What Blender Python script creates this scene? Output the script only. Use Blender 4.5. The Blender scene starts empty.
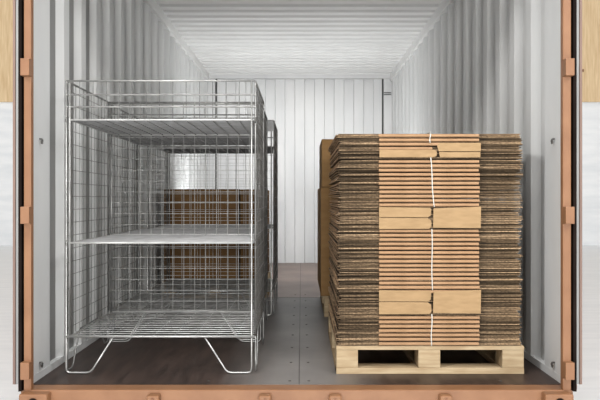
import bpy, bmesh, math, random
from mathutils import Vector
random.seed(7)
COL = bpy.context.scene.collection

# ------------------------------------------------------------------ materials
def new_mat(name):
    m = bpy.data.materials.new(name); m.use_nodes = True
    nt = m.node_tree; b = nt.nodes['Principled BSDF']
    return m, nt, b

def noise_mat(name, c1, c2, scale=(4, 4, 4), nscale=1.0, rough=0.5, metal=0.0, lo=0.35, hi=0.65, detail=6, bump=0.0, spec=0.5, coat=0.0):
    m, nt, b = new_mat(name)
    tc = nt.nodes.new('ShaderNodeTexCoord'); mp = nt.nodes.new('ShaderNodeMapping')
    mp.inputs['Scale'].default_value = scale
    nt.links.new(tc.outputs['Object'], mp.inputs['Vector'])
    n = nt.nodes.new('ShaderNodeTexNoise'); n.inputs['Scale'].default_value = nscale; n.inputs['Detail'].default_value = detail
    nt.links.new(mp.outputs['Vector'], n.inputs['Vector'])
    r = nt.nodes.new('ShaderNodeValToRGB')
    r.color_ramp.elements[0].position = lo; r.color_ramp.elements[0].color = (*c1, 1)
    r.color_ramp.elements[1].position = hi; r.color_ramp.elements[1].color = (*c2, 1)
    nt.links.new(n.outputs['Fac'], r.inputs['Fac']); nt.links.new(r.outputs['Color'], b.inputs['Base Color'])
    b.inputs['Roughness'].default_value = rough; b.inputs['Metallic'].default_value = metal
    b.inputs['Specular IOR Level'].default_value = spec
    if coat: b.inputs['Coat Weight'].default_value = coat
    if bump:
        bp = nt.nodes.new('ShaderNodeBump'); bp.inputs['Strength'].default_value = bump; bp.inputs['Distance'].default_value = 0.01
        nt.links.new(n.outputs['Fac'], bp.inputs['Height']); nt.links.new(bp.outputs['Normal'], b.inputs['Normal'])
    return m

M = {}
M['white_paint'] = noise_mat('white_paint', (.66, .67, .665), (.72, .725, .72), (3, 3, .8), 1.5, rough=.42, lo=.3, hi=.6, spec=.4)
M['ceiling_paint'] = noise_mat('ceiling_paint', (.78, .78, .77), (.83, .83, .82), (1, 2, 2), 1.5, rough=.5)
M['back_paint'] = noise_mat('back_paint', (.62, .625, .63), (.68, .68, .68), (2, 2, .8), 1.5, rough=.5)
M['orange'] = noise_mat('orange_paint', (.225, .103, .047), (.27, .130, .062), (4, 4, 4), 2, rough=.45)
M['orange_dark'] = noise_mat('orange_post_paint', (.17, .068, .028), (.22, .090, .038), (4, 4, 1), 2, rough=.45)
M['rubber'] = noise_mat('black_rubber', (.008, .005, .004), (.016, .010, .008), rough=.9, spec=.1)
M['dark_slot'] = noise_mat('shadow_gap', (.08, .08, .08), (.12, .12, .12), rough=.8)
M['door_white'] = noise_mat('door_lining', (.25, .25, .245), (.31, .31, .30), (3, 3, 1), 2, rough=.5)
M['door_tan'] = noise_mat('door_edge_paint', (.17, .105, .085), (.22, .14, .11), (3, 3, 1), 2, rough=.5)
M['steel'] = noise_mat('galvanised_wire', (.22, .22, .215), (.36, .36, .35), (20, 20, 20), 1, rough=.4, metal=.7)
M['steel_dark'] = noise_mat('dull_galvanised_mesh', (.17, .165, .155), (.26, .255, .245), (20, 20, 20), 1, rough=.45, metal=.75)
M['steel_bright'] = noise_mat('bright_wire_rod', (.36, .36, .35), (.50, .50, .49), (20, 20, 20), 1, rough=.35, metal=.7)
M['shelf_wire'] = noise_mat('grey_shelf_wire', (.21, .21, .21), (.28, .28, .28), (20, 20, 20), 1, rough=.5, metal=.15)
M['mesh_light'] = noise_mat('light_wire_mesh', (.42, .42, .41), (.56, .56, .55), (20, 20, 20), 1, rough=.4, metal=.3)
M['kraft'] = noise_mat('kraft_fold', (.335, .20, .108), (.41, .25, .14), (6, 6, 30), 3, rough=.75, spec=.2)
M['kraft_flap'] = noise_mat('kraft_flap', (.32, .21, .108), (.375, .248, .13), (5, 5, 20), 3, rough=.75, spec=.2)
M['carton'] = noise_mat('carton_board', (.24, .135, .055), (.28, .165, .07), (3, 3, 12), 2, rough=.8, spec=.15)
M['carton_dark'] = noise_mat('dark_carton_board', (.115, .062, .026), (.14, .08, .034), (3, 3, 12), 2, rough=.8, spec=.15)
M['tape'] = noise_mat('carton_tape', (.16, .09, .04), (.2, .11, .05), rough=.35)
M['twine'] = noise_mat('white_twine', (.50, .48, .44), (.70, .68, .63), (60, 60, 60), 4, rough=.8)
M['pine'] = noise_mat('pallet_pine', (.37, .265, .155), (.50, .39, .25), (3, 20, 22), 2.2, rough=.75, spec=.2, bump=.15)
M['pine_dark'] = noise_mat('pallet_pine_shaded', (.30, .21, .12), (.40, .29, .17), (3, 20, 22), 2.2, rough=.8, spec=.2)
M['screw'] = noise_mat('screw_steel', (.05, .045, .04), (.09, .08, .07), rough=.5, metal=.4)
M['ground'] = noise_mat('pale_concrete_ground', (.80, .81, .82), (.86, .865, .87), (1, 6, 1), 2, rough=.6)

def corrugated_edge(name, g):
    m, nt, b = new_mat(name)
    tc = nt.nodes.new('ShaderNodeTexCoord')
    mp = nt.nodes.new('ShaderNodeMapping'); mp.inputs['Scale'].default_value = (110, 110, 200)
    nt.links.new(tc.outputs['Object'], mp.inputs['Vector'])
    n = nt.nodes.new('ShaderNodeTexNoise'); n.inputs['Scale'].default_value = 1; n.inputs['Detail'].default_value = 3
    nt.links.new(mp.outputs['Vector'], n.inputs['Vector'])
    mp2 = nt.nodes.new('ShaderNodeMapping'); mp2.inputs['Scale'].default_value = (4, 4, 110)
    nt.links.new(tc.outputs['Object'], mp2.inputs['Vector'])
    n2 = nt.nodes.new('ShaderNodeTexNoise'); n2.inputs['Scale'].default_value = 1; n2.inputs['Detail'].default_value = 4
    nt.links.new(mp2.outputs['Vector'], n2.inputs['Vector'])
    r = nt.nodes.new('ShaderNodeValToRGB')
    e = r.color_ramp.elements
    e[0].position = .34; e[0].color = (.12*g, .085*g, .056*g, 1)
    e[1].position = .66; e[1].color = (.34*g, .245*g, .155*g, 1)
    nt.links.new(n.outputs['Fac'], r.inputs['Fac'])
    r2 = nt.nodes.new('ShaderNodeValToRGB'); e = r2.color_ramp.elements
    e[0].position = .38; e[0].color = (.30, .29, .29, 1); e[1].position = .62; e[1].color = (1.25, 1.2, 1.12, 1)
    nt.links.new(n2.outputs['Fac'], r2.inputs['Fac'])
    mx = nt.nodes.new('ShaderNodeMix'); mx.data_type = 'RGBA'; mx.blend_type = 'MULTIPLY'; mx.inputs[0].default_value = 1
    nt.links.new(r.outputs['Color'], mx.inputs[6]); nt.links.new(r2.outputs['Color'], mx.inputs[7])
    nt.links.new(mx.outputs[2], b.inputs['Base Color'])
    b.inputs['Roughness'].default_value = .85; b.inputs['Specular IOR Level'].default_value = .15
    return m
M['edge'] = corrugated_edge('corrugated_cut_edge', 1.0); M['edge_dark'] = corrugated_edge('corrugated_cut_edge_dark', .38); M['edge_light'] = corrugated_edge('corrugated_cut_edge_light', 1.75)

def floor_mat():
    m, nt, b = new_mat('container_plywood_floor')
    N = nt.nodes; L = nt.links
    tc = N.new('ShaderNodeTexCoord'); sp = N.new('ShaderNodeSeparateXYZ'); L.new(tc.outputs['Object'], sp.inputs[0])
    mp = N.new('ShaderNodeMapping'); mp.inputs['Scale'].default_value = (22, 3, 1); L.new(tc.outputs['Object'], mp.inputs['Vector'])
    n = N.new('ShaderNodeTexNoise'); n.inputs['Scale'].default_value = 1.2; n.inputs['Detail'].default_value = 8; L.new(mp.outputs['Vector'], n.inputs['Vector'])
    mp2 = N.new('ShaderNodeMapping'); mp2.inputs['Scale'].default_value = (2.2, 2.2, 1); L.new(tc.outputs['Object'], mp2.inputs['Vector'])
    n2 = N.new('ShaderNodeTexNoise'); n2.inputs['Scale'].default_value = 1; n2.inputs['Detail'].default_value = 5; L.new(mp2.outputs['Vector'], n2.inputs['Vector'])
    r = N.new('ShaderNodeValToRGB'); e = r.color_ramp.elements
    e[0].position = .35; e[0].color = (.030, .019, .015, 1); e[1].position = .7; e[1].color = (.070, .045, .036, 1)
    L.new(n.outputs['Fac'], r.inputs['Fac'])
    # far sheets: pinkish brown
    def sheet(col, lo, hi, prev):
        g1 = N.new('ShaderNodeMath'); g1.operation = 'GREATER_THAN'; g1.inputs[1].default_value = lo; L.new(sp.outputs['Y'], g1.inputs[0])
        g2 = N.new('ShaderNodeMath'); g2.operation = 'LESS_THAN'; g2.inputs[1].default_value = hi; L.new(sp.outputs['Y'], g2.inputs[0])
        mu = N.new('ShaderNodeMath'); mu.operation = 'MULTIPLY'; L.new(g1.outputs[0], mu.inputs[0]); L.new(g2.outputs[0], mu.inputs[1])
        m2 = N.new('ShaderNodeMath'); m2.operation = 'MULTIPLY'; m2.inputs[1].default_value = .75; L.new(mu.outputs[0], m2.inputs[0])
        mx = N.new('ShaderNodeMix'); mx.data_type = 'RGBA'; L.new(m2.outputs[0], mx.inputs[0]); L.new(prev, mx.inputs[6]); mx.inputs[7].default_value = (*col, 1)
        return mx.outputs[2]
    c = sheet((.42, .31, .265), 5.83, 12, r.outputs['Color'])
    # grey sheen of reflected light painted into the colour down the middle
    ab = N.new('ShaderNodeMath'); ab.operation = 'ABSOLUTE'; L.new(sp.outputs['X'], ab.inputs[0])
    mr = N.new('ShaderNodeMapRange'); mr.inputs[1].default_value = .38; mr.inputs[2].default_value = .12; mr.inputs[3].default_value = 0; mr.inputs[4].default_value = .75
    L.new(ab.outputs[0], mr.inputs[0])
    lt = N.new('ShaderNodeMath'); lt.operation = 'LESS_THAN'; lt.inputs[1].default_value = 5.83; L.new(sp.outputs['Y'], lt.inputs[0])
    mm = N.new('ShaderNodeMath'); mm.operation = 'MULTIPLY'; L.new(mr.outputs[0], mm.inputs[0]); L.new(lt.outputs[0], mm.inputs[1])
    mx = N.new('ShaderNodeMix'); mx.data_type = 'RGBA'; L.new(mm.outputs[0], mx.inputs[0]); L.new(c, mx.inputs[6]); mx.inputs[7].default_value = (.245, .228, .215, 1)
    # scuff variation
    r3 = N.new('ShaderNodeValToRGB'); e = r3.color_ramp.elements
    e[0].position = .3; e[0].color = (.7, .7, .7, 1); e[1].position = .7; e[1].color = (1.15, 1.15, 1.15, 1); L.new(n2.outputs['Fac'], r3.inputs['Fac'])
    m4 = N.new('ShaderNodeMix'); m4.data_type = 'RGBA'; m4.blend_type = 'MULTIPLY'; m4.inputs[0].default_value = 1
    L.new(mx.outputs[2], m4.inputs[6]); L.new(r3.outputs['Color'], m4.inputs[7])
    L.new(m4.outputs[2], b.inputs['Base Color'])
    b.inputs['Roughness'].default_value = .42; b.inputs['Specular IOR Level'].default_value = .28
    return m
M['floor'] = floor_mat()

def pine_wall_mat():
    m, nt, b = new_mat('pine_board_wall')
    N = nt.nodes; L = nt.links
    tc = N.new('ShaderNodeTexCoord'); mp = N.new('ShaderNodeMapping'); mp.inputs['Scale'].default_value = (14, 1, 1.2)
    L.new(tc.outputs['Object'], mp.inputs['Vector'])
    n = N.new('ShaderNodeTexNoise'); n.inputs['Scale'].default_value = 1.6; n.inputs['Detail'].default_value = 6; L.new(mp.outputs['Vector'], n.inputs['Vector'])
    r = N.new('ShaderNodeValToRGB'); e = r.color_ramp.elements
    e[0].position = .3; e[0].color = (.56, .38, .20, 1); e[1].position = .7; e[1].color = (.74, .56, .34, 1); L.new(n.outputs['Fac'], r.inputs['Fac'])
    v = N.new('ShaderNodeTexVoronoi'); mp2 = N.new('ShaderNodeMapping'); mp2.inputs['Scale'].default_value = (3.2, .01, 2.0)
    L.new(tc.outputs['Object'], mp2.inputs['Vector']); L.new(mp2.outputs['Vector'], v.inputs['Vector']); v.inputs['Scale'].default_value = 1
    lt = N.new('ShaderNodeMath'); lt.operation = 'LESS_THAN'; lt.inputs[1].default_value = .07; L.new(v.outputs['Distance'], lt.inputs[0])
    mx = N.new('ShaderNodeMix'); mx.data_type = 'RGBA'; L.new(lt.outputs[0], mx.inputs[0]); L.new(r.outputs['Color'], mx.inputs[6]); mx.inputs[7].default_value = (.2, .09, .04, 1)
    L.new(mx.outputs[2], b.inputs['Base Color']); b.inputs['Roughness'].default_value = .6
    return m
M['pine_wall'] = pine_wall_mat()
M['plaster'] = noise_mat('pale_plaster', (.72, .735, .75), (.82, .825, .83), (1, 1, 5), 1.2, rough=.8)

# ------------------------------------------------------------------ mesh helpers
def box(bm, x0, x1, y0, y1, z0, z1):
    vs = [bm.verts.new((x, y, z)) for z in (z0, z1) for y in (y0, y1) for x in (x0, x1)]
    for f in ((0, 2, 3, 1), (4, 5, 7, 6), (0, 1, 5, 4), (2, 6, 7, 3), (0, 4, 6, 2), (1, 3, 7, 5)):
        bm.faces.new([vs[i] for i in f])

def tube(bm, pts, r, n=6, closed=False):
    pts = [Vector(p) for p in pts]
    rings = []
    N = len(pts)
    for i, p in enumerate(pts):
        if closed: d = (pts[(i+1) % N] - pts[i-1]).normalized()
        elif i == 0: d = (pts[1]-p).normalized()
        elif i == N-1: d = (p-pts[i-1]).normalized()
        else: d = ((pts[i+1]-p).normalized() + (p-pts[i-1]).normalized()).normalized()
        up = Vector((0, 0, 1)) if abs(d.z) < .9 else Vector((0, 1, 0))
        a = d.cross(up).normalized(); b = d.cross(a).normalized()
        rings.append([bm.verts.new(p + r*(math.cos(t)*a + math.sin(t)*b)) for t in [2*math.pi*k/n for k in range(n)]])
    m = N if closed else N-1
    for i in range(m):
        A = rings[i]; B = rings[(i+1) % N]
        for k in range(n):
            bm.faces.new((A[k], A[(k+1) % n], B[(k+1) % n], B[k]))
    if not closed:
        bm.faces.new(rings[0][::-1]); bm.faces.new(rings[-1])

def round_path(pts, rad, seg=4):
    pts = [Vector(p) for p in pts]; out = [pts[0]]
    for i in range(1, len(pts)-1):
        p = pts[i]; a = (pts[i-1]-p); b = (pts[i+1]-p)
        q = min(rad, a.length*.45, b.length*.45)
        A = p + a.normalized()*q; B = p + b.normalized()*q
        for k in range(seg+1):
            t = k/seg
            out.append((1-t)**2*A + 2*t*(1-t)*p + t*t*B)
    out.append(pts[-1]); return out

def mk(name, bm, mat, parent=None, bevel=0, smooth=False):
    bmesh.ops.recalc_face_normals(bm, faces=bm.faces[:])
    me = bpy.data.meshes.new(name); bm.to_mesh(me); bm.free()
    if smooth:
        for p in me.polygons: p.use_smooth = True
    o = bpy.data.objects.new(name, me); COL.objects.link(o)
    me.materials.append(mat)
    if parent: o.parent = parent
    if bevel:
        md = o.modifiers.new('bevel', 'BEVEL'); md.width = bevel; md.segments = 2; md.limit_method = 'ANGLE'
    return o

def tag(o, label, cat, group=None):
    o['label'] = label; o['category'] = cat
    if group: o['group'] = group
    return o
def thing(name, label, cat, loc=(0, 0, 0), group=None):
    o = bpy.data.objects.new(name, None); o.empty_display_size = .1; COL.objects.link(o); o.location = loc
    return tag(o, label, cat, group)
def struct(o, label=None, cat=None):
    o['kind'] = 'structure'
    if label: o['label'] = label
    if cat: o['category'] = cat
    return o
def kid(parent, name, bm, mat, **k):
    """bm in world coords; parent Empty sits at parent.location"""
    v = -Vector(parent.location)
    bmesh.ops.translate(bm, verts=bm.verts[:], vec=v)
    return mk(name, bm, mat, parent, **k)

# ------------------------------------------------------------------ container shell
CX = -0.0194; HW = 1.175; XL, XR = CX-HW, CX+HW
Y0, Y1 = 3.09, 8.99
ZC = 2.425
P = .277; DEP = .030

def corr_profile(c0, start, end, P, crest, slope, skip=0):
    """list of (y, depth) for corrugation, crest centred at c0"""
    k = math.floor((start-c0)/P) - 1
    pts = []
    while True:
        c = c0 + k*P
        for off, d in ((-crest/2, 0), (crest/2, 0), (crest/2+slope, 1), (P-crest/2-slope, 1)):
            pts.append((c+off, d))
        k += 1
        if c0 + k*P > end + P: break
    out = [(start, 0)]
    for y, d in pts:
        if start+skip < y < end: out.append((y, d))
    out.append((end, 0))
    return out

def side_sheet(side, name, mat, extra=0.0, parent=None):
    bm = bmesh.new(); prof = corr_profile(3.82, 3.03, Y1, P, .078, .060, .26)
    base = XL if side < 0 else XR
    lo, hi = 0.0, 2.36
    row = []
    for y, d in prof:
        x = base + side*(d*DEP+extra)
        row.append([bm.verts.new((x, y, z)) for z in (lo, .6, 1.2, 1.8, hi)])
    for a, b in zip(row, row[1:]):
        for k in range(4): bm.faces.new((a[k], b[k], b[k+1], a[k+1]))
    return mk(name, bm, mat, parent)

for side, nm in ((-1, 'wall_left'), (1, 'wall_right')):
    w = struct(side_sheet(side, nm, M['white_paint']), 'white corrugated steel side wall of the container on the ' + ('left' if side < 0 else 'right'))
    struct(side_sheet(side, 'outer_skin', M['orange'], .004, w))
    # steel angle along the foot of the wall, and the top side rail
    a_, c_ = sorted(((XL if side < 0 else XR) - side*.001, (XL if side < 0 else XR) + side*.045))
    bm = bmesh.new(); box(bm, a_, c_, 3.09, Y1, 0.0005, .035); struct(mk('floor_angle', bm, M['white_paint'], w))
    base = XL if side < 0 else XR
    bm = bmesh.new(); x0, x1 = sorted((base - side*.012, base+side*.05)); box(bm, x0, x1, Y0, Y1, 2.345, 2.50)
    struct(mk('top_rail', bm, M['ceiling_paint'], w, bevel=.004))
    bm = bmesh.new(); x0, x1 = sorted((base + side*.001, base+side*.05)); box(bm, x0, x1, Y0, Y1, -.12, -.001)
    struct(mk('bottom_rail', bm, M['orange'], w))

# ceiling corrugated across
bm = bmesh.new(); PR = .173; y = Y0; row = []
ys = []
c = 5.50 - PR*16
while c < Y1:
    for off, d in ((-.045, 0), (.045, 0), (.066, 1), (PR-.066, 1)):
        if Y0 < c+off < Y1: ys.append((c+off, d))
    c += PR
ys = [(Y0, 0)] + ys + [(Y1, 0)]
for y, d in ys:
    row.append([bm.verts.new((x, y, ZC + d*.030)) for x in (XL-.0, CX, XR+.0)])
for a, b_ in zip(row, row[1:]):
    for k in range(2): bm.faces.new((a[k], b_[k], b_[k+1], a[k+1]))
ce = struct(mk('ceiling', bm, M['ceiling_paint']), 'white ribbed steel ceiling of the container')
bm = bmesh.new(); box(bm, XL-.04, XR+.04, Y0, Y1+.03, 2.50, 2.51); struct(mk('roof_skin', bm, M['orange'], ce))
bm = bmesh.new(); box(bm, XL+.001, XR-.001, Y1-.06, Y1-.001, 2.376, ZC+.04); struct(mk('back_header', bm, M['back_paint'], ce, bevel=.003))

# back wall : corrugated panel between two corner posts with dark slots
bm = bmesh.new()
xa, xb = -1.085, 1.04
prof = corr_profile(-.02, xa, xb, .254, .118, .010)
row = []
for x, d in prof:
    row.append([bm.verts.new((x, Y1 + .0 + d*.028, z)) for z in (0, 1.2, ZC)])
for a, b_ in zip(row, row[1:]):
    for k in range(2): bm.faces.new((a[k], b_[k], b_[k+1], a[k+1]))
bw = struct(mk('wall_back', bm, M['back_paint']), 'white ribbed steel end wall at the far end of the container')
bm = bmesh.new(); box(bm, XL-.04, XR+.04, Y1+.06, Y1+.07, -.1, 2.5); struct(mk('outer_skin', bm, M['dark_slot'], bw))
for a, b_ in ((XL-.04, -1.112), (1.062, XR+.04)):
    bm = bmesh.new(); box(bm, a, b_, Y1-.025, Y1+.05, 0, ZC); struct(mk('corner_post', bm, M['back_paint'], bw, bevel=.004))
for a, b_ in ((-1.112, -1.085), (1.04, 1.062)):
    bm = bmesh.new(); box(bm, a, b_, Y1+.045, Y1+.05, 0, ZC); struct(mk('slot_backing', bm, M['dark_slot'], bw))
bm = bmesh.new(); box(bm, 1.063, XR, Y1-.035, Y1-.024, 2.165, 2.175); box(bm, 1.063, XR, Y1-.035, Y1-.024, 2.19, 2.2)
struct(mk('post_ring', bm, M['dark_slot'], bw))

# floor
bm = bmesh.new(); box(bm, XL-.04, XR+.04, Y0, Y1+.05, -.028, 0)
fl = struct(mk('floor', bm, M['floor']), 'dark brown plywood floor of the container, with a grey sheen painted down the middle')
bm = bmesh.new(); box(bm, -.0115, -.0075, Y0, Y1, -.001, .0012); struct(mk('seam', bm, M['screw'], fl))
bm = bmesh.new(); box(bm, XL+.01, XR-.01, 5.826, 5.832, -.001, .001); struct(mk('seam', bm, M['screw'], fl))
bm = bmesh.new(); bmesh.ops.create_cone(bm, cap_ends=True, segments=10, radius1=.007, radius2=.006, depth=.002)
scr = struct(mk('screw', bm, M['screw'], fl))
k = 0
for row_x in (-.052, .034, -.42, .9):
    for i in range(9):
        y = 3.145 + i*.355
        o = scr if k == 0 else scr.copy()
        if k: COL.objects.link(o)
        o.parent = fl; o.location = (row_x, y, .0012); k += 1

# door sill, castings, lugs
sill = bpy.data.objects.new('trim_1', None); COL.objects.link(sill); struct(sill, 'orange painted steel door sill across the front of the container')
bm = bmesh.new(); box(bm, -1.196, 1.164, 3.0, Y0, -.165, -.001); struct(mk('sill_beam', bm, M['orange'], sill, bevel=.006))
for x in (-.632, -.155, .145, .617):
    bm = bmesh.new(); w = .027
    vs = []
    box(bm, x-w, x+w, 2.955, 3.0, -.16, -.014)
    bm.verts.ensure_lookup_table()
    struct(mk('lock_keeper', bm, M['orange'], sill, bevel=.008))
    bm = bmesh.new(); box(bm, x-.004, x+.004, 2.950, 2.956, -.14, -.022); struct(mk('keeper_slot', bm, M['orange_dark'], sill))
for s, x0 in ((-1, -1.20), (1, 1.035)):
    bm = bmesh.new(); box(bm, x0, x0+.122, 2.95, 3.02, -.165, -.006); c_ = struct(mk('corner_casting', bm, M['orange'], sill, bevel=.008))
    bm = bmesh.new(); bmesh.ops.create_cone(bm, cap_ends=True, segments=16, radius1=.022, radius2=.022, depth=.006)
    bmesh.ops.rotate(bm, verts=bm.verts[:], matrix=__import__('mathutils').Matrix.Rotation(math.pi/2, 3, 'X'))
    bmesh.ops.translate(bm, verts=bm.verts[:], vec=(x0+.062, 2.949, -.044)); struct(mk('casting_hole', bm, M['rubber'], c_))
# front frame posts and header
for s, xi, xo in ((-1, -1.164, -1.196), (1, 1.127, 1.163)):
    t = bpy.data.objects.new('trim_%d' % (2 if s < 0 else 3), None); COL.objects.link(t)
    struct(t, 'orange steel corner post at the ' + ('left' if s < 0 else 'right') + ' of the container doorway')
    a, b_ = sorted((xi, xo)); bm = bmesh.new(); box(bm, a, b_, 2.998, 3.03, -.003, 2.5)
    struct(mk('post', bm, M['orange'], t, bevel=.004))
    a, b_ = sorted((xo, xo+s*.055)); bm = bmesh.new(); box(bm, a, b_, 3.075, 3.16, -.02, 2.5)
    struct(mk('outer_post', bm, M['orange_dark'], t))
bm = bmesh.new(); box(bm, -1.25, 1.22, 3.0, 3.12, 2.30, 2.53)
struct(mk('trim_4', bm, M['orange'], bevel=.004), 'orange steel header above the container doorway')

# open doors folded back along the outside: seen edge-on
for s, base, n in ((-1, -1.196, 1), (1, 1.163, 2)):
    d = bpy.data.objects.new('door_%d' % n, None); COL.objects.link(d)
    struct(d, 'open container door folded back beside the ' + ('left' if s < 0 else 'right') + ' corner post')
    a, b_ = sorted((base+s*.004, base+s*.022)); bm = bmesh.new(); box(bm, a, b_, 3.03, 3.055, -.01, 2.46)
    struct(mk('gasket', bm, M['rubber'], d))
    bm = bmesh.new()   # lip of gasket with slanted end
    a, b_ = sorted((base+s*.010, base+s*.024)); box(bm, a, b_, 3.0, 3.03, -.008, 2.46); bm.verts.ensure_lookup_table()
    struct(mk('gasket_lip', bm, M['rubber'], d))
    a, b_ = sorted((base+s*.024, base+s*.043)); bm = bmesh.new(); box(bm, a, b_, 3.02, 4.15, .018, 2.44)
    struct(mk('lining', bm, M['door_white'], d, bevel=.002))
    a, b_ = sorted((base+s*.044, base+s*.055)); bm = bmesh.new(); box(bm, a, b_, 3.018, 4.15, .018, 2.44)
    struct(mk('edge_strip', bm, M['door_tan'], d))
    for z0 in (.051, .716, 1.349):
        h = .073
        a, b_ = sorted((base+s*.002, base-s*.036)); bm = bmesh.new(); box(bm, a, b_, 2.965, 3.0, z0, z0+h)
        hg = struct(mk('hinge', bm, M['orange'], d, bevel=.002))

# lashing rings on the side walls
for s, X in ((-1, XL), (1, XR)):
    for z in (1.085, .066):
        bm = bmesh.new()
        pts = [(X - s*.012, 3.175+.008*math.cos(t), z+.010*math.sin(t)) for t in [2*math.pi*i/10 for i in range(10)]]
        tube(bm, pts, .0035, 5, closed=True)
        box(bm, X-.002 if s < 0 else X-.012, X+.012 if s < 0 else X+.002, 3.171, 3.179, z+.008, z+.014)
        o = mk('lashing_ring', bm, M['steel_dark'])
        tag(o, 'small dark steel lashing ring %s on the %s side wall by the doorway' % ('at mid height' if z > .5 else 'near the floor', 'left' if s < 0 else 'right'), 'ring')

# ------------------------------------------------------------------ hall around the container
bm = bmesh.new(); box(bm, -30, 30, -14, 15, -.2, -.17)
struct(mk('ground', bm, M['ground']), 'pale smooth concrete ground of the hall')
bm = bmesh.new(); box(bm, -30, 30, 15, 15.2, -.2, 2.92)
wf = struct(mk('wall_far', bm, M['plaster']), 'pale plastered wall far behind the container with pine boards above')
for i in range(40):
    x = -12 + i*.6
    bm = bmesh.new(); box(bm, x+.006, x+.594, 14.96, 15.1, 2.92, 7)
    struct(mk('pine_board', bm, M['pine_wall'], wf))

# ------------------------------------------------------------------ wire mesh cages
W, D_, H = .888, .72, 1.377
PT = .0625
def make_cage(label):
    t = thing('wire_mesh_cage', label, 'cage', (0, 0, 0), 'galvanised wire mesh shelf cages along the left wall')
    x0, x1 = .0, W; y0, y1 = 0, D_
    ZB, ZM, ZT = .176, .616, 1.194
    zs = [H, 1.312, 1.255]
    # front frame: outer rods, inner rods, top rods
    for nm, y, sgn in (('front_frame', y0, 1), ('back_frame', y1, -1)):
        bm = bmesh.new(); r = .0050
        tube(bm, [(x0+.0165, y, ZB), (x0+.0165, y, H-.005)], r*.9)
        for z in zs[:1]: tube(bm, [(x0, y, z), (x1, y, z)], r*.85)
        tube(bm, [(x0, y-.004*sgn, ZB), (x1, y-.004*sgn, ZB)], r)
        if nm == 'back_frame':
            tube(bm, [(x0, y, ZT), (x1, y, ZT)], r*.6)
        kid(t, nm, bm, M['steel_bright'] if nm == 'front_frame' else M['steel'], smooth=True)
        # bent rod feet, continuous with the corner rods
        for a, b_, s in ((x0, .11, 1), (x1-.0175, -.11, -1)):
            bm = bmesh.new()
            path = round_path([(a, y, H), (a, y, .007), (a+s*.114, y, .007), (a+s*.222, y, ZB)], .022)
            tube(bm, path, .0046, 7); kid(t, 'leg', bm, M['steel_bright'] if nm == 'front_frame' else M['steel'], smooth=True)
    # front top rail mesh
    bm = bmesh.new()
    for z in zs[1:]: tube(bm, [(x0, y0, z), (x1, y0, z)], .0042, 5)
    x = x0+PT
    while x < x1-.02:
        tube(bm, [(x, y0+.003, ZT), (x, y0+.003, H)], .0018, 4); x += PT
    kid(t, 'top_rail_mesh', bm, M['steel'])
    # back mesh
    bm = bmesh.new()
    x = x0+PT*.9
    while x < x1-.02:
        tube(bm, [(x, y1-.004, ZB), (x, y1-.004, H)], .0014, 4); x += PT
    z = ZB+PT
    while z < H:
        tube(bm, [(x0, y1-.007, z), (x1, y1-.007, z)], .0014, 4); z += PT
    kid(t, 'back_mesh', bm, M['mesh_light'])
    for s, X in ((1, x0), (-1, x1)):
        bm = bmesh.new(); xi = X
        r = .0048
        tube(bm, round_path([(xi, y0+.012, ZB+.01), (xi, y0+.012, H), (xi, y1-.012, H), (xi, y1-.012, ZB+.01)], .02), r)
        # sloping side foot
        tube(bm, round_path([(xi, y0+.012, ZB), (xi, y0+.014, .012), (xi, y0+.09, .012), (xi, y0+.2, ZB), (xi, y1-.2, ZB), (xi, y1-.09, .012), (xi, y1-.014, .012), (xi, y1-.012, ZB)], .02), r*.85)
        sp = kid(t, 'side_panel', bm, M['steel'], smooth=True)
        bm = bmesh.new()
        z = ZB+PT*.55
        while z < H-.01:
            tube(bm, [(xi, y0+.012, z), (xi, y1-.012, z)], .0016, 4); z += PT
        y = y0+PT
        while y < y1-.02:
            tube(bm, [(xi+s*.004, y, ZB), (xi+s*.004, y, H)], .0016, 4); y += PT
        m_ = mk('wire_mesh', bm, M['steel_dark'], sp)
    # shelves
    for z, nx, ny, rr, nm, mat, rb in ((ZB, .052, PT*1.6, .0028, 'bottom_shelf', 'steel', .0058), (ZM, .022, PT, .0024, 'middle_shelf', 'shelf_wire', .0050), (ZT, .024, PT, .0024, 'top_shelf', 'shelf_wire', .0045)):
        bm = bmesh.new()
        y = y0+.02
        while y < y1-.01:
            tube(bm, [(x0+.008, y, z), (x1-.008, y, z)], rr, 5); y += nx
        x = x0+ny
        while x < x1-.01:
            tube(bm, [(x, y0, z-rr*1.6), (x, y1, z-rr*1.6)], rr*.9, 5); x += ny
        sh = kid(t, nm, bm, M[mat])
        bm = bmesh.new()
        tube(bm, [(x0+.02, y0, z), (x1-.02, y0, z), (x1-.02, y1-.002, z), (x0+.02, y1-.002, z)], rb, 6, closed=True)
        mk('rim', bm, M['steel_bright'], sh)
    # hooks that hold the shelves to the corners
    for z in (ZM, ZT):
        for X in (x0, x1):
            for Y in (y0, y1):
                bm = bmesh.new()
                pts = [(X, Y+.012*math.cos(q), z+.012*math.sin(q)) for q in [2*math.pi*i/8 for i in range(8)]]
                tube(bm, pts, .003, 5, closed=True)
                kid(t, 'shelf_hook', bm, M['steel_dark'])
    return t

def copy_tree(o, parent=None):
    c = o.copy(); COL.objects.link(c)
    c.parent = parent
    for ch in [x for x in KIDS.get(o.name, [])]: copy_tree(ch, c)
    return c
def build_kids():
    global KIDS
    KIDS = {}
    for o in bpy.data.objects:
        if o.parent: KIDS.setdefault(o.parent.name, []).append(o)

cage = make_cage('tall galvanised wire mesh cage with shelves at the front, nearest the doorway')
build_kids()
cages = [cage, copy_tree(cage), copy_tree(cage)]
cages[0].location = (-1.104, 3.27, 0)
cages[1].location = (-1.123, 4.045, 0)
cages[2].location = (-1.082, 4.90, 0)
cages[1]['label'] = 'galvanised wire mesh cage directly behind the front cage, second of the row'
cages[2]['label'] = 'galvanised wire mesh cage farthest back, in front of the brown cartons'
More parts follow.
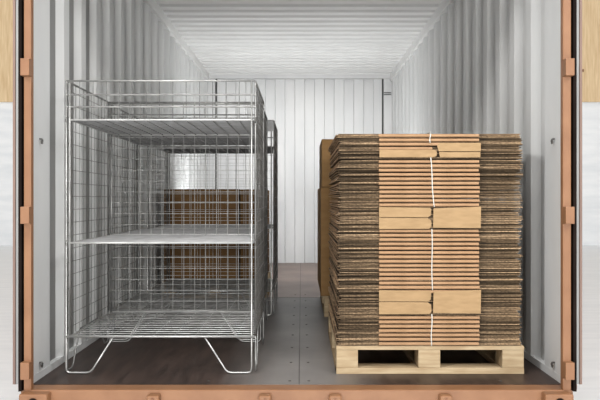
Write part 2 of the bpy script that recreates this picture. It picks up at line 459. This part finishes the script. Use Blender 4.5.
# sheet plate clipped to the last cage
bm = bmesh.new(); box(bm, .842, .885, -.008, -.004, 1.30, 1.375)
pl = mk('corner_plate', bm, M['shelf_wire'], cages[2]); pl['label'] = 'small grey metal plate at the top corner'

# ------------------------------------------------------------------ pallets
def make_pallet(label, loc, W, D, H=.132):
    t = thing('wooden_pallet', label, 'pallet', loc)
    zb, zt = .028, H-.019
    n = 7; gap = .018; bw = (D-gap*(n-1))/n
    # three runners under the deck boards
    for i in range(n):
        bm = bmesh.new(); y = i*(bw+gap); box(bm, 0, W, y, y+bw, zt, H); mk('deck_board', bm, M['pine'], t, bevel=.002)
    bwid = [(0, .098), (W/2-.049, W/2+.049), (W-.098, W)]
    bwid = [(0, .103), (.385*W/.883, .49*W/.883), (W-.103, W)]
    for a, b_ in bwid:
        for y in (0.002, D/2-.06, D-.122):
            bm = bmesh.new(); box(bm, a+.001, b_-.001, y, y+.12, zb, zt-.0); mk('block', bm, M['pine'], t, bevel=.002)
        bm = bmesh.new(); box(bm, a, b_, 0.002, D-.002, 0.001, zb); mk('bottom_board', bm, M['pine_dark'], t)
    bm = bmesh.new(); box(bm, 0, W, 0, .1, 0, zb); mk('bottom_board', bm, M['pine'], t, bevel=.002)
    bm = bmesh.new(); box(bm, 0, W, D-.1, D, 0, zb); mk('bottom_board', bm, M['pine'], t, bevel=.002)
    return t
make_pallet('light pine pallet under the stack of flattened boxes by the doorway', (.1645, 3.27, 0), .883, 1.0)
make_pallet('pine pallet behind the flattened-box stack, under two brown cartons', (.160, 4.86, 0), .90, 1.0, .144)
make_pallet('wooden pallet behind the wire cages, under two brown cartons', (-1.15, 5.76, 0), .87, .82, .144)

# ------------------------------------------------------------------ closed cartons
def carton(label, x0, x1, y0, y1, z0, z1, mat='carton', side='carton'):
    t = thing('carton', label, 'carton', (x0, y0, z0))
    bm = bmesh.new(); box(bm, x0, x1, y0, y1, z0, z1-.004); kid(t, 'body', bm, M[mat], bevel=.006)
    ym = (y0+y1)/2
    bm = bmesh.new(); box(bm, x0+.001, x1-.001, y0+.001, ym-.0015, z1-.004, z1); kid(t, 'lid_flap', bm, M[mat])
    bm = bmesh.new(); box(bm, x0+.001, x1-.001, ym+.0015, y1-.001, z1-.004, z1); kid(t, 'lid_flap', bm, M[mat])
    bm = bmesh.new(); box(bm, x0+.002, x1-.002, ym-.025, ym+.025, z1, z1+.0006); kid(t, 'tape', bm, M['tape'])
    return t
carton('large brown carton on the pallet behind the flattened boxes, lower of the pair', .136, .98, 4.87, 5.84, .1445, .906)
carton('brown carton on top of the lower carton behind the flattened-box stack', .1425, .95, 4.868, 5.5, .9075, 1.242)
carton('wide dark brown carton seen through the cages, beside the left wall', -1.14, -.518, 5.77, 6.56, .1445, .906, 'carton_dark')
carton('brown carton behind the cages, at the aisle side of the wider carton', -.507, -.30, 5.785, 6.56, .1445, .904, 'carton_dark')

# ------------------------------------------------------------------ stack of flattened boxes
SX0, SX1, SY0, SY1 = .172, 1.035, 3.275, 4.25
CX0, CX1 = .366, .836
N = 49; Z0, Z1 = .134, 1.1325; PIT = (Z1-Z0)/N
ones = ['', 'first', 'second', 'third', 'fourth', 'fifth', 'sixth', 'seventh', 'eighth', 'ninth', 'tenth', 'eleventh', 'twelfth', 'thirteenth', 'fourteenth', 'fifteenth', 'sixteenth', 'seventeenth', 'eighteenth', 'nineteenth', 'twentieth']
tens = {20: 'twenty', 30: 'thirty', 40: 'forty'}
def ordinal(n):
    if n <= 20: return ones[n]
    if n == 30: return 'thirtieth'
    if n == 40: return 'fortieth'
    return tens[n//10*10] + '-' + ones[n % 10]
def ply(bm, x0, x1, y0, y1, z, th, amp, tiltl=0, tiltr=0, mi=0):
    n = 14; rows = []
    ph = random.uniform(0, 6)
    for i in range(n+1):
        u = i/n; x = x0+(x1-x0)*u
        dz = amp*math.sin(ph+u*9)*.5
        # splay toward both ends
        dz += tiltl*max(0, (.25-u)/.25) + tiltr*max(0, (u-.75)/.25)
        rows.append([bm.verts.new((x, y, z+dz+q)) for (y, q) in ((y0, 0), (y1, 0), (y1, th), (y0, th))])
    for a, b_ in zip(rows, rows[1:]):
        for k in range(4): bm.faces.new((a[k], a[(k+1) % 4], b_[(k+1) % 4], b_[k])).material_index = mi
    bm.faces.new(rows[0][::-1]).material_index = 3; bm.faces.new(rows[-1]).material_index = mi

def zpix(y): return .82 - (y-199.5)/212.8
bands = [(zpix(157.5), zpix(143)), (zpix(229), zpix(207)), (zpix(314), zpix(290))]
def in_band(z): return [b for b in range(3) if bands[b][0]-.004 < z < bands[b][1]-.006]
used = set()
for i in range(N):
    z = Z0 + i*PIT
    fromtop = N-i
    t = thing('flattened_box', '', 'box', (SX0, SY0, z), 'flattened boxes stacked on the front pallet')
    t['label'] = 'flattened brown corrugated box, %s from the top of the stack on the front pallet' % ordinal(fromtop)
    jx = random.uniform(-.005, .005); jy = random.uniform(-.003, .003)
    bd = in_band(z+PIT/2)
    # four board edges
    bm = bmesh.new(); npl = 4; pp = PIT*.90/npl
    for k in range(npl):
        th = pp*random.uniform(.62, .84)
        xl = SX0 + jx + random.uniform(-.006, .005) + (.008 if k % 2 else 0); xr = SX1 + jx + random.uniform(-.010, .006)
        loose = i in (38, 39, 40, 41, 42)
        tl = random.uniform(-.0008, .0008); tr = tl
        if loose: tl = random.uniform(-.003, .0015); tr = random.uniform(-.003, .0015); xr += random.uniform(-.005, .012)
        ply(bm, xl, xr, SY0+jy+random.uniform(-.004, .012), SY1+random.uniform(-.02, .02), z+k*pp, th, .0007, tl, tr, random.choice((0, 0, 1, 1, 2)))
    be = kid(t, 'board_edges', bm, M['edge']); be.data.materials.append(M['edge_dark']); be.data.materials.append(M['edge_light']); be.data.materials.append(M['kraft'])
    # smooth folded centre
    half = bd == [0] and z+PIT/2 > zpix(150.5)
    if not bd or half:
        bm = bmesh.new(); yf = SY0 - .010 + jy
        h = PIT*.66; zc = z+PIT*.08
        prof = [(SY0+.06, 0), (yf+.004, 0), (yf, .22*h), (yf, .78*h), (yf+.004, h), (SY0+.06, h)]
        xa = CX0 + random.uniform(-.002, .002); xb_ = CX1 + random.uniform(-.004, .002)
        if half: xb_ = .615
        if i < 18: pass
        a = [bm.verts.new((xa, y, zc+q)) for y, q in prof]; b_ = [bm.verts.new((xb_, y, zc+q)) for y, q in prof]
        m_ = len(prof)
        for k in range(m_): bm.faces.new((a[k], a[(k+1) % m_], b_[(k+1) % m_], b_[k]))
        bm.faces.new(a[::-1]); bm.faces.new(b_)
        kid(t, 'folded_edge', bm, M['kraft'], smooth=False)
    for b in bd:
        if b in used: continue
        used.add(b)
        zl, zh = bands[b]; yf = SY0-.014
        def flap(pts, dy=0.0):
            bm = bmesh.new()
            a = [bm.verts.new((x, yf+dy, q)) for x, q in pts]; c = [bm.verts.new((x, yf+dy+.006, q)) for x, q in pts]
            bm.faces.new(a); bm.faces.new(c[::-1])
            for q in range(len(pts)):
                r_ = (q+1) % len(pts); bm.faces.new((a[r_], a[q], c[q], c[r_]))
            kid(t, 'flap', bm, M['kraft_flap'], bevel=.0015)
        if b == 0:
            h0 = zpix(149.8)
            flap([(CX0, zl), (.618, zl), (.634, zl+.006), (.636, h0-.010), (.622, h0), (CX0, h0)], -.002)
            flap([(.644, zh-.040), (CX1+.006, zh-.040), (CX1+.006, zh), (.648, zh), (.636, zh-.014)])
            flap([(.650, zl), (CX1+.004, zl), (CX1+.004, zh-.043), (.646, zh-.043)], .002)
        else:
            zm = (zl+zh)/2; cm = .615
            flap([(CX0-.002, zm+.004), (cm-.022, zm+.003), (cm-.008, zm+.012), (cm-.005, zh-.010), (cm-.012, zh-.003), (CX0-.002, zh)])
            flap([(CX0-.002, zl), (cm-.016, zl+.001), (cm-.005, zl+.010), (cm-.006, zm-.012), (cm-.022, zm), (CX0-.002, zm+.001)])
            flap([(cm+.002, zl+.006), (CX1+.004, zl+.004), (CX1+.006, zh+.002), (cm+.004, zh-.006)], -.004)
        # dark recess behind the flaps is the stack itself

# string segments tied round each bundle
segs = [(Z1+.002, zpix(143), .605, .603, 'top'), (zpix(156), zpix(207), .606, .622, 'upper middle'),
        (zpix(229), zpix(290), .612, .614, 'lower middle'), (zpix(314), Z0+.0, .612, .610, 'bottom')]
for za, zb, xa, xb_, nm in segs:
    bm = bmesh.new(); n = 10
    pts = []
    if nm == 'top': pts = [(xa, SY0+.4, za+.001), (xa, SY0+.0, za+.002)]
    for k in range(n+1):
        u = k/n
        pts.append((xa+(xb_-xa)*u+.0015*math.sin(u*7), SY0-.0118, za+(zb-za)*u))
    tube(bm, pts, .0027, 6)
    o = mk('string', bm, M['twine'], smooth=True)
    tag(o, 'white string tied down the front of the %s bundle of flattened boxes' % nm, 'string', 'strings round the box bundles')

# ------------------------------------------------------------------ camera, light, world
sc = bpy.context.scene
cam = bpy.data.cameras.new('camera'); co = bpy.data.objects.new('camera', cam); COL.objects.link(co)
co.location = (0, 0, .82); co.rotation_euler = (math.pi/2, 0, 0)
cam.sensor_width = 36; cam.lens = 696/600*36; cam.shift_x = -1.3/600; cam.shift_y = -.5/600
sc.camera = co

w = bpy.data.worlds.new('world'); sc.world = w; w.use_nodes = True
bg = w.node_tree.nodes['Background']; bg.inputs[0].default_value = (.93, .96, 1, 1); bg.inputs[1].default_value = .26

def area(name, loc, target, sx, sy, power, col=(1, 1, 1)):
    l = bpy.data.lights.new(name, 'AREA'); l.shape = 'RECTANGLE'; l.size = sx; l.size_y = sy; l.energy = power; l.color = col
    o = bpy.data.objects.new(name, l); COL.objects.link(o); o.location = loc
    o.rotation_euler = (Vector(target)-Vector(loc)).to_track_quat('-Z', 'Y').to_euler()
    return o
area('hall_lamp', (0.3, -18.0, 2.2), (0, 6, 1.0), 6.0, 3.0, 3300, (1, .99, .96))
# added fills hidden behind the cartons, turned to the end wall and ceiling
area('hidden_fill', (.62, 6.75, .5), (.2, 9.0, 2.3), .5, .4, 12, (.97, .99, 1))
area('hidden_fill', (-.72, 6.95, .45), (-.3, 9.0, 2.3), .5, .4, 12, (.97, .99, 1))
area('hidden_fill', (.75, 6.1, .5), (.35, 6.9, 2.4), .4, .4, 4.5, (.97, .99, 1))
area('hidden_fill', (-.75, 6.75, .4), (-.5, 7.2, 2.4), .4, .4, 4.5, (.97, .99, 1))
area('door_lamp', (-3.9, -.6, 4.5), (1.156, 4.1, 1.4), .9, .9, 180, (1, .99, .97))
area('door_lamp', (3.9, -.6, 4.5), (-1.156, 4.1, 1.4), .9, .9, 180, (1, .99, .97))
area('overhead_fill', (0, .5, 6.5), (0, 2.9, 0), 4, 2, 260, (1, .99, .97))  # added light from above, brightens the sill top and front ground
area('overhead_fill', (-9, 6, 8), (-8, 8, 0), 6, 10, 400, (1, .99, .97))  # added pair of lights, brightens the hall ground and walls at both sides
area('overhead_fill', (9, 6, 8), (8, 8, 0), 6, 10, 400, (1, .99, .97))
sc.view_settings.view_transform = 'Standard'; sc.view_settings.look = 'None'; sc.view_settings.exposure = 0
